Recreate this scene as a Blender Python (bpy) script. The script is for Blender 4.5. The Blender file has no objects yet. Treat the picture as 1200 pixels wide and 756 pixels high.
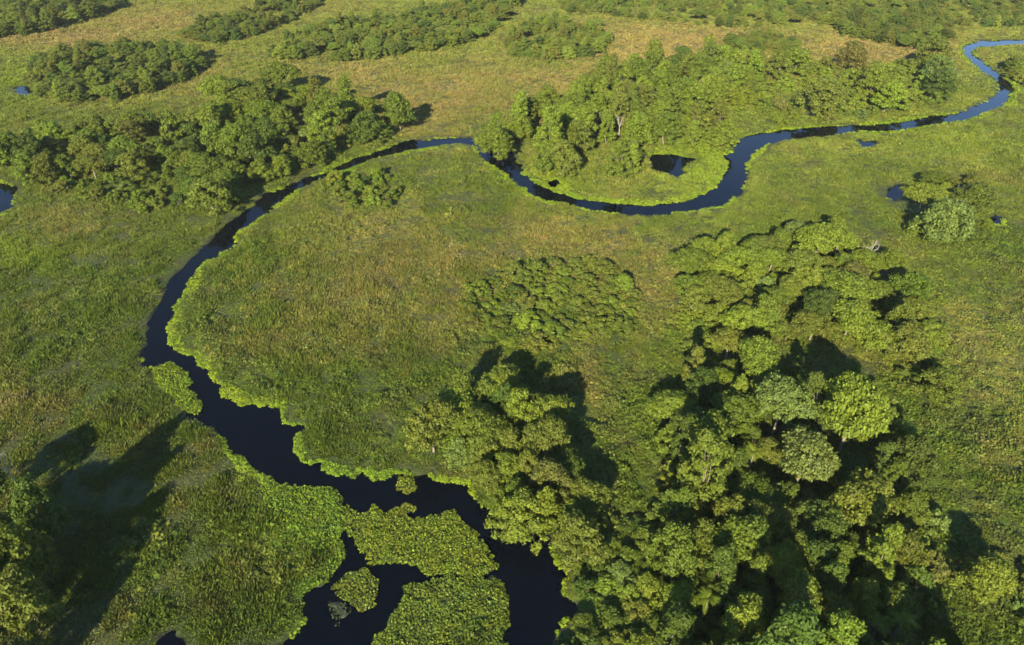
import bpy, math, random
import numpy as np
from mathutils import Vector

# ------------------------------------------------------------------ camera, sky, sun, exposure
scene = bpy.context.scene
R = math.radians
CAM_H, PITCH, FPX = 100.0, R(35.8), 800.0          # drone height, tilt below level, focal length in photo pixels
SUN_EL, SUN_AZ = R(25.0), R(17.0)                  # light travels away from the viewer, turned to the east

cam_data = bpy.data.cameras.new('camera')
cam_data.sensor_width = 36.0
cam_data.lens = FPX / 1200.0 * 36.0
cam_data.clip_start = 1.0
cam_data.clip_end = 20000.0
cam = bpy.data.objects.new('camera', cam_data)
scene.collection.objects.link(cam)
cam.location = (0, 0, CAM_H)
cam.rotation_euler = (R(90) - PITCH, 0, 0)
scene.camera = cam

world = bpy.data.worlds.new('World')
scene.world = world
world.use_nodes = True
wn = world.node_tree
bg = wn.nodes['Background']
sky = wn.nodes.new('ShaderNodeTexSky')
sky.sky_type = 'NISHITA'
sky.sun_disc = False
sky.sun_elevation = SUN_EL
sky.sun_rotation = R(180) + SUN_AZ
sky.air_density = 1.0
sky.dust_density = 0.1
sky.ozone_density = 3.0
deep = wn.nodes.new('ShaderNodeMix'); deep.data_type = 'RGBA'; deep.blend_type = 'MULTIPLY'; deep.inputs['Factor'].default_value = 1.0
deep.inputs['B'].default_value = (0.82, 0.96, 1.15, 1)      # a clear, deep blue afternoon sky
wn.links.new(sky.outputs[0], deep.inputs['A']); wn.links.new(deep.outputs['Result'], bg.inputs[0])
bg.inputs[1].default_value = 0.078

sun_data = bpy.data.lights.new('sun', 'SUN')
sun_data.energy = 4.6
sun_data.angle = R(0.5)
sun_data.color = (1.0, 0.91, 0.67)
sun = bpy.data.objects.new('sun', sun_data)
scene.collection.objects.link(sun)
SUN_DIR = Vector((math.sin(SUN_AZ) * math.cos(SUN_EL), math.cos(SUN_AZ) * math.cos(SUN_EL), -math.sin(SUN_EL)))
sun.rotation_euler = SUN_DIR.to_track_quat('-Z', 'Y').to_euler()
sun.location = (-60, -200, 200)

scene.view_settings.view_transform = 'Standard'
scene.view_settings.look = 'None'
scene.view_settings.gamma = 1.0
scene.view_settings.exposure = 1.85
scene.cycles.max_bounces = 6
scene.cycles.diffuse_bounces = 3
scene.cycles.transmission_bounces = 3
scene.cycles.transparent_max_bounces = 4
scene.cycles.caustics_reflective = False
scene.cycles.caustics_refractive = False
scene.cycles.use_denoising = True
scene.cycles.denoiser = 'OPENIMAGEDENOISE'
scene.cycles.filter_width = 1.5

rng = np.random.default_rng(11)
random.seed(5)
COL = scene.collection
SP, CP = math.sin(PITCH), math.cos(PITCH)

# ------------------------------------------------------------------ where things stand
def ground_at(px, py, z=0.0):
    """world x, y of the point at height z seen at photo pixel px, py (1200 x 756)"""
    px = np.asarray(px, float); py = np.asarray(py, float)
    a = (px - 600) / FPX; b = (378 - py) / FPX
    dx = a; dy = CP + b * SP; dz = -SP + b * CP
    t = (z - CAM_H) / dz
    return np.stack([dx * t, dy * t], -1)

def project(x, y, z=0.0):
    dz = z - CAM_H
    depth = y * CP - dz * SP
    up = y * SP + dz * CP
    depth = np.maximum(depth, 1e-3)
    return 600 + FPX * x / depth, 378 - FPX * up / depth

_lat = rng.random((256, 256)).astype(np.float32)
def noise(x, y, scale, seed=0):
    u = np.asarray(x) / scale + seed * 17.3 + 1000; v = np.asarray(y) / scale + seed * 41.7 + 1000
    i = np.floor(u).astype(int); j = np.floor(v).astype(int)
    f = u - i; g = v - j
    f = f * f * (3 - 2 * f); g = g * g * (3 - 2 * g)
    i0 = i % 256; i1 = (i + 1) % 256; j0 = j % 256; j1 = (j + 1) % 256
    return (_lat[i0, j0] * (1 - f) + _lat[i1, j0] * f) * (1 - g) + (_lat[i0, j1] * (1 - f) + _lat[i1, j1] * f) * g
def fbm(x, y, scale, seed=0, n=3):
    s = 0; w = 0
    for k in range(n):
        s = s + noise(x, y, scale / 2 ** k, seed + k) * 0.5 ** k; w += 0.5 ** k
    return s / w

def in_poly(p, poly):
    x, y = p[:, 0], p[:, 1]
    c = np.zeros(len(p), bool)
    n = len(poly)
    for k in range(n):
        x0, y0 = poly[k]; x1, y1 = poly[(k + 1) % n]
        if y0 == y1: continue
        hit = ((y0 > y) != (y1 > y)) & (x < (x1 - x0) * (y - y0) / (y1 - y0) + x0)
        c ^= hit
    return c
def poly_dist(p, poly):
    d = np.full(len(p), 1e9)
    n = len(poly)
    for k in range(n):
        a = poly[k]; b = poly[(k + 1) % n] - a
        ap = p - a
        t = np.clip((ap @ b) / max(b @ b, 1e-9), 0, 1)
        e = ap - t[:, None] * b
        d = np.minimum(d, np.einsum('ij,ij->i', e, e))
    return np.sqrt(d)

RIVER_PX = [(598,790),(593,756),(596,707),(589,687),(578,666),(573,649),(566,640),(540,640),(400,640),(330,600),(318,566),(301,556),
 (279,531),(266,523),(261,511),(251,498),(234,496),(215,470),(190,448),(182,432),(173,428),(168,412),(173,405),(176,385),(176,378),(191,351),
 (198,332),(218,313),(236,295),(256,275),(276,258),(299,241),(310,229),(333,222),(348,215),(365,208),(383,204),(393,197),(408,190),
 (425,184),(441,180),(461,172),(476,166),(498,164.5),(519,163),(549,163),(560,168),(566,176),(580,178),(596,180),(605,190),(612,205),
 (623,214),(638,220),(655,228),(683,234),(705,238),(726,240),(756,241.5),(788,239),(814,234),(826,228),(841,220),(851,205),(855,190),(850,184),
 (864,176),(866,168),(874,161),(889,157),(900,156),(923,152.5),(970,149),(1005,147.5),(1041,145.5),(1061,142.5),(1091,137),(1121,134),
 (1149,123),(1164,115.6),(1171,108),(1171,100),(1164,89),(1151,84),(1141,75),(1131,65),(1127,55),(1136,52),(1149,48.6),(1176,47.5),(1240,47),
 (1240,51.5),(1200,51.5),(1164,54),(1146,54.5),(1139,60),(1139,64),(1159,78),(1174,91.5),(1185,98),(1187,105.5),(1181,113),(1179,121),(1164,128),
 (1139,138),(1108,144),(1076,149),(1053,153.5),(1008,154),(988,156),(958,160),(915,164),(900,168),(884,177),(874,190),(871,210),(864,228),(844,242),
 (814,246),(781,250),(741,250.5),(713,248),(688,245),(663,237),(645,237),(623,226),(610,216),(599,207),(589,200),(571,190),(565,182),
 (559,174),(554,169),(541,168),(521,169),(501,173),(481,176),(461,181),(436,186),(426,191),(393,202),(365,212),(345,224),(320,241),(312,250),
 (299,256),(291,266),(281,270),(274,277),(276,287),(264,293),(256,301),(241,305),(229,319),(216,339),(206,357),(201,374),(197,390),(201,403),
 (211,412),(226,417),(229,428),(241,439),(251,449),(261,461),(284,475),(299,476),(318,476),(328,486),(330,499),(354,501),(348,513),(345,531),
 (358,541),(375,544),(383,553),(410,558),(428,556),(436,564),(456,562),(463,556),(500,556),(507,566),(520,570),(545,568),(556,588),(570,601),(584,616),(598,625),(625,631),
 (641,632),(645,651),(658,667),(663,682),(665,699),(675,717),(660,723),(646,743),(641,756),(638,790)]
POOL_PX = [(340,790),(338,756),(350,739),(360,717),(360,697),(383,681),(392,671),(404,655),(404,630),(400,612),(440,620),(520,620),(570,642),(582,668),
 (540,700),(500,760),(500,790)]
POND_PX = {
 'lagoon':   [(-60,200),(0,214),(9,217),(16,222),(11,233),(16,241),(8,247),(0,252),(-60,285)],
 'pond':     [(765,182),(790,181),(812,187),(803,192),(797,197),(800,203),(790,207),(780,202),(768,199)],
 'puddle':   [(20,103),(28,101),(36,108),(33,112),(22,109)],
 'puddle.1': [(1007,165),(1016,167),(1024,165.5),(1023,170),(1012,172)],
 'puddle.2': [(1040,233),(1046,222),(1054,218),(1055,226),(1048,235)],
 'puddle.3': [(188,750),(199,746),(212,751),(214,770),(188,770)],
 'puddle.4': [(1161,257),(1168,254),(1176,257),(1172,264),(1164,263)],
 'puddle.7': [(644,213),(652,211),(657,216),(650,220),(644,217)],
}
MATS_PX = {   # floating rafts of plants
 'mid': [(394,596),(408,592),(428,600),(438,594),(453,599),(468,592),(473,603),(487,604),(514,604),(534,602),(541,610),(556,624),(568,639),(573,649),(578,667),(560,674),
         (513,678),(501,676),(488,661),(466,665),(436,664),(428,654),(418,634),(408,630),(398,618)],
 'low': [(511,679),(560,674),(589,687),(596,707),(593,756),(592,785),(420,785),(440,752),(456,729),(466,709),(476,689),(495,681)],
 'shore': [(310,562),(340,568),(363,573),(383,575),(400,582),(408,592),(400,606),(404,631),(408,652),(393,671),(383,681),(362,697),(352,704),(330,702),(318,680),(312,640),(304,600)],
 'round': [(389,690),(396,679),(413,670),(428,672),(440,682),(444,696),(438,709),(427,715),(412,708),(398,703)],
 'lone': [(180,432),(196,425),(209,429),(219,438),(226,458),(233,470),(239,481),(229,489),(214,480),(196,462),(184,446)],
 'small': [(464,560),(476,556),(489,560),(487,574),(477,577),(467,574)],
 'tiny': [(467,597),(476,591),(487,597),(486,603),(472,604)],
 'sunk': [(384,703),(398,705),(412,712),(416,722),(404,729),(390,727),(382,716)],
}
W = lambda pts: np.array(ground_at([p[0] for p in pts], [p[1] for p in pts]))
RIVER, POOL = W(RIVER_PX), W(POOL_PX)
PONDS = {k: W(v) for k, v in POND_PX.items()}
MATS = {k: W(v) for k, v in MATS_PX.items()}

def water_sdf(p):
    """metres to the nearest water edge, negative over water"""
    out = np.full(len(p), 1e9)
    for poly in [RIVER, POOL] + list(PONDS.values()):
        lo, hi = poly.min(0) - 14, poly.max(0) + 14
        m = ((p > lo) & (p < hi)).all(1)
        if not m.any(): continue
        q = p[m]
        d = np.concatenate([poly_dist(c, poly) for c in np.array_split(q, max(1, len(q) // 60000))])
        ins = in_poly(q, poly)
        out[m] = np.minimum(out[m], np.where(ins, -d, d))
    rag = (noise(p[:, 0], p[:, 1], 3.1, 3) - 0.5) * 1.5 + (noise(p[:, 0], p[:, 1], 1.3, 4) - 0.5) * 0.8
    return out + rag - 0.35 - 0.55 * np.clip((p[:, 1] - 150) / 60, 0, 1)

# ------------------------------------------------------------------ materials
def mat(name):
    m = bpy.data.materials.new(name); m.use_nodes = True
    n = m.node_tree; n.nodes.clear()
    return m, n, n.nodes.new, n.links.new

def leaf_material(name, source, lo=0.7, hi=1.35, trans=0.28, rough=0.55, flip=(1.04, 1.0, 0.7)):
    """leaves: colour from the object (or from the scattered plant), varied leaf by leaf and clump by clump"""
    m, nt, N, L = mat(name)
    if source == 'object':
        c = N('ShaderNodeObjectInfo').outputs['Color']
    else:
        a = N('ShaderNodeAttribute'); a.attribute_type = 'INSTANCER' if source == 'instance' else 'GEOMETRY'; a.attribute_name = 'tint'; c = a.outputs['Color']
    geo = N('ShaderNodeNewGeometry')
    mr = N('ShaderNodeMapRange'); mr.inputs['To Min'].default_value = lo; mr.inputs['To Max'].default_value = hi
    L(geo.outputs['Random Per Island'], mr.inputs['Value'])
    nz = N('ShaderNodeTexNoise'); nz.inputs['Scale'].default_value = 0.35; nz.inputs['Detail'].default_value = 2
    L(geo.outputs['Position'], nz.inputs['Vector'])
    mr2 = N('ShaderNodeMapRange'); mr2.inputs['From Min'].default_value = 0.3; mr2.inputs['From Max'].default_value = 0.7
    mr2.inputs['To Min'].default_value = 0.0; mr2.inputs['To Max'].default_value = 1.0
    L(nz.outputs['Fac'], mr2.inputs['Value'])
    warm = N('ShaderNodeMix'); warm.data_type = 'RGBA'; warm.blend_type = 'MULTIPLY'
    L(mr2.outputs[0], warm.inputs['Factor']); L(c, warm.inputs['A']); warm.inputs['B'].default_value = (*flip, 1)
    mul = N('ShaderNodeVectorMath'); mul.operation = 'SCALE'
    L(warm.outputs['Result'], mul.inputs[0]); L(mr.outputs[0], mul.inputs['Scale'])
    p = N('ShaderNodeBsdfPrincipled'); L(mul.outputs[0], p.inputs['Base Color']); p.inputs['Roughness'].default_value = rough
    p.inputs['Specular IOR Level'].default_value = 0.1
    t = N('ShaderNodeBsdfTranslucent')
    tm = N('ShaderNodeMix'); tm.data_type = 'RGBA'; tm.blend_type = 'MULTIPLY'; tm.inputs['Factor'].default_value = 1
    L(mul.outputs[0], tm.inputs['A']); tm.inputs['B'].default_value = (1.25, 1.35, 0.7, 1); L(tm.outputs['Result'], t.inputs['Color'])
    mx = N('ShaderNodeMixShader'); mx.inputs[0].default_value = trans
    L(p.outputs[0], mx.inputs[1]); L(t.outputs[0], mx.inputs[2])
    o = N('ShaderNodeOutputMaterial'); L(mx.outputs[0], o.inputs[0])
    return m

LEAF = leaf_material('leaves', 'object')
LEAF_FAR = leaf_material('far leaves', 'instance')
GRASS = leaf_material('marsh grass blades', 'instance', 0.75, 1.25, 0.2)
HERB = leaf_material('marsh herb leaves', 'instance', 0.75, 1.25, 0.2)
MATLEAF = leaf_material('floating leaves', 'object', 0.55, 1.45, 0.22, 0.5, (1.22, 0.98, 0.8))

def bark_material(name, a, b):
    m, nt, N, L = mat(name)
    co = N('ShaderNodeTexCoord')
    nz = N('ShaderNodeTexNoise'); nz.inputs['Scale'].default_value = 3.0; nz.inputs['Detail'].default_value = 5
    L(co.outputs['Object'], nz.inputs['Vector'])
    r = N('ShaderNodeValToRGB'); r.color_ramp.elements[0].color = (*a, 1); r.color_ramp.elements[1].color = (*b, 1)
    r.color_ramp.elements[0].position = 0.35; r.color_ramp.elements[1].position = 0.65
    L(nz.outputs['Fac'], r.inputs[0])
    p = N('ShaderNodeBsdfPrincipled'); p.inputs['Roughness'].default_value = 0.85; L(r.outputs[0], p.inputs['Base Color'])
    bp = N('ShaderNodeBump'); bp.inputs['Distance'].default_value = 0.05; L(nz.outputs['Fac'], bp.inputs['Height']); L(bp.outputs[0], p.inputs['Normal'])
    o = N('ShaderNodeOutputMaterial'); L(p.outputs[0], o.inputs[0])
    return m
BARK = bark_material('grey brown bark', (0.09, 0.07, 0.05), (0.20, 0.17, 0.13))
PALEBARK = bark_material('pale bark', (0.20, 0.18, 0.14), (0.36, 0.33, 0.27))

def ground_material():
    m, nt, N, L = mat('marsh soil and litter')
    a = N('ShaderNodeAttribute'); a.attribute_name = 'tint'
    geo = N('ShaderNodeNewGeometry')
    nz = N('ShaderNodeTexNoise'); nz.inputs['Scale'].default_value = 1.1; nz.inputs['Detail'].default_value = 8; nz.inputs['Roughness'].default_value = 0.65
    L(geo.outputs['Position'], nz.inputs['Vector'])
    mr = N('ShaderNodeMapRange'); mr.inputs['From Min'].default_value = 0.3; mr.inputs['From Max'].default_value = 0.7
    mr.inputs['To Min'].default_value = 0.45; mr.inputs['To Max'].default_value = 1.2
    L(nz.outputs['Fac'], mr.inputs['Value'])
    mul = N('ShaderNodeVectorMath'); mul.operation = 'SCALE'; L(a.outputs['Color'], mul.inputs[0]); L(mr.outputs[0], mul.inputs['Scale'])
    p = N('ShaderNodeBsdfPrincipled'); p.inputs['Roughness'].default_value = 0.9; p.inputs['Specular IOR Level'].default_value = 0.15
    L(mul.outputs[0], p.inputs['Base Color'])
    bp = N('ShaderNodeBump'); bp.inputs['Distance'].default_value = 0.5; L(nz.outputs['Fac'], bp.inputs['Height']); L(bp.outputs[0], p.inputs['Normal'])
    o = N('ShaderNodeOutputMaterial'); L(p.outputs[0], o.inputs[0])
    return m
def water_material():
    m, nt, N, L = mat('dark river water')
    geo = N('ShaderNodeNewGeometry')
    nz = N('ShaderNodeTexNoise'); nz.inputs['Scale'].default_value = 0.9; nz.inputs['Detail'].default_value = 3
    L(geo.outputs['Position'], nz.inputs['Vector'])
    bp = N('ShaderNodeBump'); bp.inputs['Strength'].default_value = 0.06; bp.inputs['Distance'].default_value = 0.1
    L(nz.outputs['Fac'], bp.inputs['Height'])
    p = N('ShaderNodeBsdfPrincipled'); p.inputs['Base Color'].default_value = (0.0008, 0.0016, 0.0035, 1)
    p.inputs['Roughness'].default_value = 0.05; p.inputs['IOR'].default_value = 1.20; p.inputs['Specular IOR Level'].default_value = 0.33
    L(bp.outputs[0], p.inputs['Normal'])
    o = N('ShaderNodeOutputMaterial'); L(p.outputs[0], o.inputs[0])
    return m

# ------------------------------------------------------------------ mesh helpers
def mesh_np(name, verts, faces, material, smooth=False):
    """verts (n,3); faces (m,k) all with k corners"""
    verts = np.asarray(verts, np.float32); faces = np.asarray(faces, np.int32)
    me = bpy.data.meshes.new(name)
    k = faces.shape[1]
    me.vertices.add(len(verts)); me.vertices.foreach_set('co', verts.ravel())
    me.loops.add(faces.size); me.loops.foreach_set('vertex_index', faces.ravel())
    me.polygons.add(len(faces)); me.polygons.foreach_set('loop_start', np.arange(0, faces.size, k, dtype=np.int32))
    if smooth: me.polygons.foreach_set('use_smooth', np.ones(len(faces), bool))
    if material: me.materials.append(material)
    me.update(calc_edges=True); me.validate()
    return me
def link(name, me, parent=None):
    o = bpy.data.objects.new(name, me); COL.objects.link(o)
    if parent: o.parent = parent
    return o
def tag(o, label=None, cat=None, group=None, kind=None):
    if label: o['label'] = label
    if cat: o['category'] = cat
    if group: o['group'] = group
    if kind: o['kind'] = kind
    return o
def norm(v): return v / np.maximum(np.linalg.norm(v, axis=-1, keepdims=True), 1e-6)

def leaf_quads(pos, nrm, size, g, aspect=1.5):
    """one kite-shaped leaf spray per point, lying across nrm"""
    n = len(pos)
    a = norm(np.cross(nrm, norm(g.normal(size=(n, 3)))))
    b = np.cross(nrm, a)
    s = np.asarray(size).reshape(-1, 1) * np.ones((n, 1))
    la = a * s * 0.5 * aspect; lb = b * s * 0.5
    bend = nrm * s * g.uniform(-0.2, 0.25, (n, 1))
    v = np.stack([pos - la, pos + lb + la * 0.1 + bend, pos + la, pos - lb + la * 0.1 + bend], 1).reshape(-1, 3)
    return v, np.arange(4 * n).reshape(-1, 4)

def crown_mesh(name, seed, rad, z0, z1, puffs, leaves, size, flat=0.6, material=None):
    g = np.random.default_rng(seed)
    P = []
    lop = g.normal(size=2) * 0.15 * rad
    tries = 0
    while len(P) < puffs and tries < 4000:
        tries += 1
        q = math.sqrt(g.random()); th = g.random() * 2 * math.pi
        e = 1 + 0.22 * math.sin(2 * th + seed) + 0.15 * math.sin(3 * th + seed * 2.1)
        rp = rad * g.uniform(0.15, 0.34) * (1.1 - 0.35 * q)
        r = q * (rad * e - rp * 0.7)
        top = z0 + (z1 - z0) * (1 - (q ** 2.2) * (1 - 0.45 * flat)) - rp * 0.5
        z = top if g.random() < 0.72 else z0 + (top - z0) * g.uniform(0.0, 0.8)
        c = np.array([r * math.cos(th) + lop[0] * (z - z0) / (z1 - z0), r * math.sin(th) + lop[1] * (z - z0) / (z1 - z0), z + g.normal() * 0.05 * (z1 - z0)])
        if all(np.linalg.norm((c - p[:3]) * (1, 1, 1.3)) > 0.55 * (rp + p[3]) * 0.9 for p in P):
            P.append(np.array([*c, rp]))
    P = np.array(P)
    w = P[:, 3] ** 2; w /= w.sum()
    pick = g.choice(len(P), leaves, p=w)
    d = norm(g.normal(size=(leaves, 3)) + (0, 0, 0.55))
    rr = P[pick, 3] * np.where(g.random(leaves) < 0.78, g.uniform(0.72, 1.12, leaves), g.uniform(0.3, 0.85, leaves))
    stray = g.random(leaves) < 0.09
    rr = np.where(stray, rr * g.uniform(1.1, 1.35, leaves), rr)
    lump = 1 + 0.30 * np.sin(d[:, 0] * 7 + pick) * np.sin(d[:, 1] * 7 + pick * 1.7)
    pos = P[pick, :3] + d * (rr * lump)[:, None] * (1.08, 1.08, 0.46 + 0.3 * (1 - flat))
    pos[:, 2] = np.maximum(pos[:, 2], 0.05)
    nr = norm(d * 0.8 + (0, 0, 0.35) + g.normal(size=(leaves, 3)) * 0.5)
    v, f = leaf_quads(pos, nr, size * g.uniform(0.6, 1.35, leaves), g)
    return mesh_np(name, v, f, material or LEAF), P

def tube(pts, rads, sides=6):
    pts = np.asarray(pts, float); V = []; F = []
    for k in range(len(pts)):
        t = norm(pts[min(k + 1, len(pts) - 1)] - pts[max(k - 1, 0)])
        a = norm(np.cross(t, (0.31, 0.95, 0.05))); b = np.cross(t, a)
        for s in range(sides):
            an = 2 * math.pi * s / sides
            V.append(pts[k] + (a * math.cos(an) + b * math.sin(an)) * rads[k])
        if k:
            o = (k - 1) * sides
            for s in range(sides):
                F.append((o + s, o + (s + 1) % sides, o + sides + (s + 1) % sides, o + sides + s))
    return np.array(V), np.array(F)
def join_parts(parts):
    V = []; F = []; o = 0
    for v, f in parts:
        V.append(v); F.append(np.asarray(f) + o); o += len(v)
    return np.concatenate(V), np.concatenate(F)

def trunk_mesh(name, seed, z_fork, puffs, r0, material=BARK, limbs=7):
    g = np.random.default_rng(seed + 99)
    lean = g.normal(size=2) * 0.4
    top = np.array([lean[0], lean[1], z_fork])
    parts = [tube([(0, 0, -0.5), (lean[0] * .2, lean[1] * .2, z_fork * .35), (lean[0] * .55, lean[1] * .55, z_fork * .7), top], [r0 * 1.35, r0, r0 * .85, r0 * .75], 7)]
    for p in puffs[np.argsort(-puffs[:, 3])[:limbs]]:
        e = p[:3] + (0, 0, p[3] * 0.1); m = top * 0.5 + e * 0.5 + g.normal(size=3) * 0.25
        m[2] = min(m[2], e[2])
        parts.append(tube([top - (0, 0, r0), m, e], [r0 * .5, r0 * .3, r0 * .1], 5))
    v, f = join_parts(parts)
    return mesh_np(name, v, f, material, True)

def branch_mesh(name, seed, height, spread, r0, levels=3, trunk_frac=0.5, fork=4):
    """leafless branching limbs above a trunk top; returns branches mesh, trunk mesh"""
    g = np.random.default_rng(seed)
    top = np.array([g.normal() * 0.3, g.normal() * 0.3, height * trunk_frac])
    tv, tf = tube([(0, 0, -0.4), top * (0.5, 0.5, 0.5), top], [r0 * 1.2, r0, r0 * .8], 7)
    parts = []
    def grow(p, d, ln, r, lv):
        mid = p + d * ln * 0.5 + g.normal(size=3) * ln * 0.07
        end = mid + norm(d + g.normal(size=3) * 0.25) * ln * 0.5
        parts.append(tube([p, mid, end], [r, r * .75, r * .5], 5))
        if lv:
            for _ in range(int(g.integers(2, 4))):
                nd = norm(d + g.normal(size=3) * 0.6 + (0, 0, 0.1))
                s = g.uniform(0.4, 1.0)
                grow(p + (end - p) * s, nd, ln * g.uniform(0.5, 0.75), r * 0.5, lv - 1)
    for k in range(fork):
        th = 2 * math.pi * (k + g.random() * .6) / fork
        grow(top, norm(np.array([math.cos(th) * spread, math.sin(th) * spread, 1.0])), height * 0.33, r0 * 0.6, levels)
    v, f = join_parts(parts)
    return mesh_np(name, v, f, PALEBARK, True), mesh_np(name + ' stem', tv, tf, PALEBARK, True)

# ------------------------------------------------------------------ plant colours of the marsh (dry and lush patches)
DRY_PX = [(470,310,150,55,.55),(560,270,120,50,.32),(620,285,90,35,.42),(700,300,90,40,.35),(500,115,190,45,.65),(430,85,140,25,.5),(770,55,150,28,.9),
          (1010,62,130,22,.9),(70,45,110,14,1.0),(170,25,110,20,.7),(230,85,70,25,.5),(25,480,50,40,.35),(360,8,70,12,.5),(470,40,120,20,.2),(760,330,45,45,.6),
          (690,470,40,60,.5),(240,545,60,50,.3),(70,270,50,30,.35),(1120,420,100,60,.12),(1160,540,40,25,.25),(880,75,90,25,.5),(640,100,110,30,.55),(310,660,50,50,.2)]
RIM_PX = [(203,385,14,40,1),(225,325,16,30,1),(250,303,20,12,.8),(290,262,20,14,.6),(230,430,20,20,1),(265,465,25,14,1),(315,475,30,10,.7),(345,520,18,25,.8),(380,550,30,12,.9),(430,562,40,10,.9),
          (510,572,40,12,.7),(330,232,20,14,.7),(400,198,30,10,.9),(480,176,60,8,.9),(585,196,12,14,1),(600,208,14,12,1),(640,222,40,10,.8),(720,238,70,7,.9),(800,236,50,8,1),(845,205,16,30,1.2),
          (880,178,20,16,.7),(930,150,60,5,.6),(1040,142,90,6,.5),(1060,155,80,5,.9),(1130,140,50,8,.8),(1190,115,14,20,.9),(1130,75,14,20,.8),(280,560,25,20,.5),(655,700,14,40,.3),(0,255,20,8,.8),
          (790,175,40,8,.5)]
LUSH_PX = [(25,300,60,22,.9),(22,100,28,26,1.0),(825,190,50,40,1.0),(840,215,40,30,.8),(640,215,60,20,.8),(330,600,60,50,.6),(1090,170,120,25,.6),(600,205,30,22,.7),(275,290,40,30,.4),
           (360,280,60,45,.3),(1000,120,130,35,.5),(1160,80,40,30,.5)]
def patches(x, y, lst):
    px, py = project(x, y)
    o = np.zeros(len(x))
    for cx, cy, rx, ry, a in lst:
        e = ((px - cx) / rx) ** 2 + ((py - cy) / ry) ** 2
        o = np.maximum(o, a * np.exp(-e * 0.8))
    return o
C_GREEN = np.array((0.070, 0.099, 0.015)); C_YEL = np.array((0.140, 0.160, 0.030)); C_TAN = np.array((0.215, 0.155, 0.062)); C_LUSH = np.array((0.125, 0.175, 0.014)); C_OLIVE = np.array((0.080, 0.088, 0.026))
def plant_colour(x, y, g):
    n1 = fbm(x, y, 30, 5, 4); n2 = fbm(x, y, 7, 9, 3); n3 = noise(x, y, 2.0, 14)
    dry = np.clip(patches(x, y, DRY_PX) * 1.25 + (n1 - 0.5) * 0.7 + (n2 - 0.5) * 0.7 + (n3 - 0.5) * 0.4 - 0.06, 0, 1)
    lush = np.clip(patches(x, y, LUSH_PX) + (n2 - 0.5) * 0.5 - 0.1, 0, 1)
    yel = np.clip((n2 - 0.35) * 0.8 + (n1 - 0.5) * 0.8 + (y - 130) / 300, 0, 1)
    c = C_GREEN + (C_YEL - C_GREEN) * yel[:, None]
    c = c + (C_OLIVE - c) * np.clip((noise(x, y, 5, 21) - 0.5) * 1.6, 0, 1)[:, None]
    c = c + (C_TAN - c) * (np.clip(dry, 0, 1) * np.where(g.random(len(x)) < 0.2 + 0.6 * dry, 0.85, 0.5))[:, None]
    c = c + (C_LUSH - c) * (lush * 0.8)[:, None]
    return c * g.uniform(0.8, 1.22, (len(x), 1)) * (1, 1, 1) * (1 + g.normal(size=(len(x), 3)) * 0.05)

# ------------------------------------------------------------------ ground sheet and water
def build_ground():
    xs = np.concatenate([[-5000, -3000, -1800, -1100, -800, -650], np.arange(-520, 540.1, 1.4), [660, 800, 1100, 1800, 3000, 5000]])
    ys = np.concatenate([[-3000, -1000, -400, -100, 0], np.arange(26, 640.1, 1.4), [700, 800, 1000, 1400, 2200, 4000, 8000]])
    X, Y = np.meshgrid(xs, ys)
    p = np.stack([X.ravel(), Y.ravel()], 1)
    d = np.full(len(p), 50.0)
    m = (np.abs(p[:, 0]) < 530) & (p[:, 1] > 20) & (p[:, 1] < 640)
    d[m] = np.minimum(water_sdf(p[m]), 50)
    z = np.clip(d * 0.55, -1.3, 0.22) + np.where(d > 1, (fbm(p[:, 0], p[:, 1], 9, 2) - 0.4) * 0.35, 0)
    z = np.where(d > 0.6, np.maximum(z, 0.08), z)
    v = np.concatenate([p, z[:, None]], 1)
    nx, ny = len(xs), len(ys)
    i = np.arange(nx - 1)[None, :] + (np.arange(ny - 1) * nx)[:, None]; i = i.ravel()
    f = np.stack([i, i + 1, i + nx + 1, i + nx], 1)
    me = mesh_np('ground', v, f, ground_material(), True)
    g = np.random.default_rng(3)
    c = plant_colour(p[:, 0], p[:, 1], g) * 0.35 + np.array((0.036, 0.038, 0.016)) * 0.65
    c = np.where(d[:, None] < 0.3, (0.02, 0.018, 0.012), c)
    a = me.attributes.new('tint', 'FLOAT_COLOR', 'POINT')
    a.data.foreach_set('color', np.concatenate([c, np.ones((len(c), 1))], 1).astype(np.float32).ravel())
    tag(link('ground', me), 'flat green marsh ground under the grass and trees', kind='structure')
build_ground()

WATER = water_material()
def build_water(name, poly, label, grow=3.0):
    lo, hi = poly.min(0) - grow - 2, poly.max(0) + grow + 2
    st = 3.0 if len(poly) > 50 else 1.0
    xs = np.arange(lo[0], hi[0] + st, st); ys = np.arange(lo[1], hi[1] + st, st)
    X, Y = np.meshgrid(xs, ys)
    c = np.stack([X.ravel(), Y.ravel()], 1)
    keep = in_poly(c, poly) | (poly_dist(c, poly) < grow)
    K = keep.reshape(X.shape)
    cell = K[:-1, :-1] | K[1:, :-1] | K[:-1, 1:] | K[1:, 1:]
    jj, ii = np.nonzero(cell)
    nx = len(xs)
    i = jj * nx + ii
    f = np.stack([i, i + 1, i + nx + 1, i + nx], 1)
    used, inv = np.unique(f, return_inverse=True)
    v = np.concatenate([c[used], np.zeros((len(used), 1))], 1)
    o = link(name, mesh_np(name, v, inv.reshape(-1, 4), WATER))
    tag(o, label, kind='structure')
    return o
build_water('river', RIVER, 'dark winding river across the marsh')
o = build_water('backwater', POOL, 'dark still backwater beside the lower river', 1.0)
o.location.z = 0.004
for k, poly in PONDS.items():
    build_water(k.split('.')[0], poly, 'small patch of open water in the marsh', 1.2)

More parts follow.
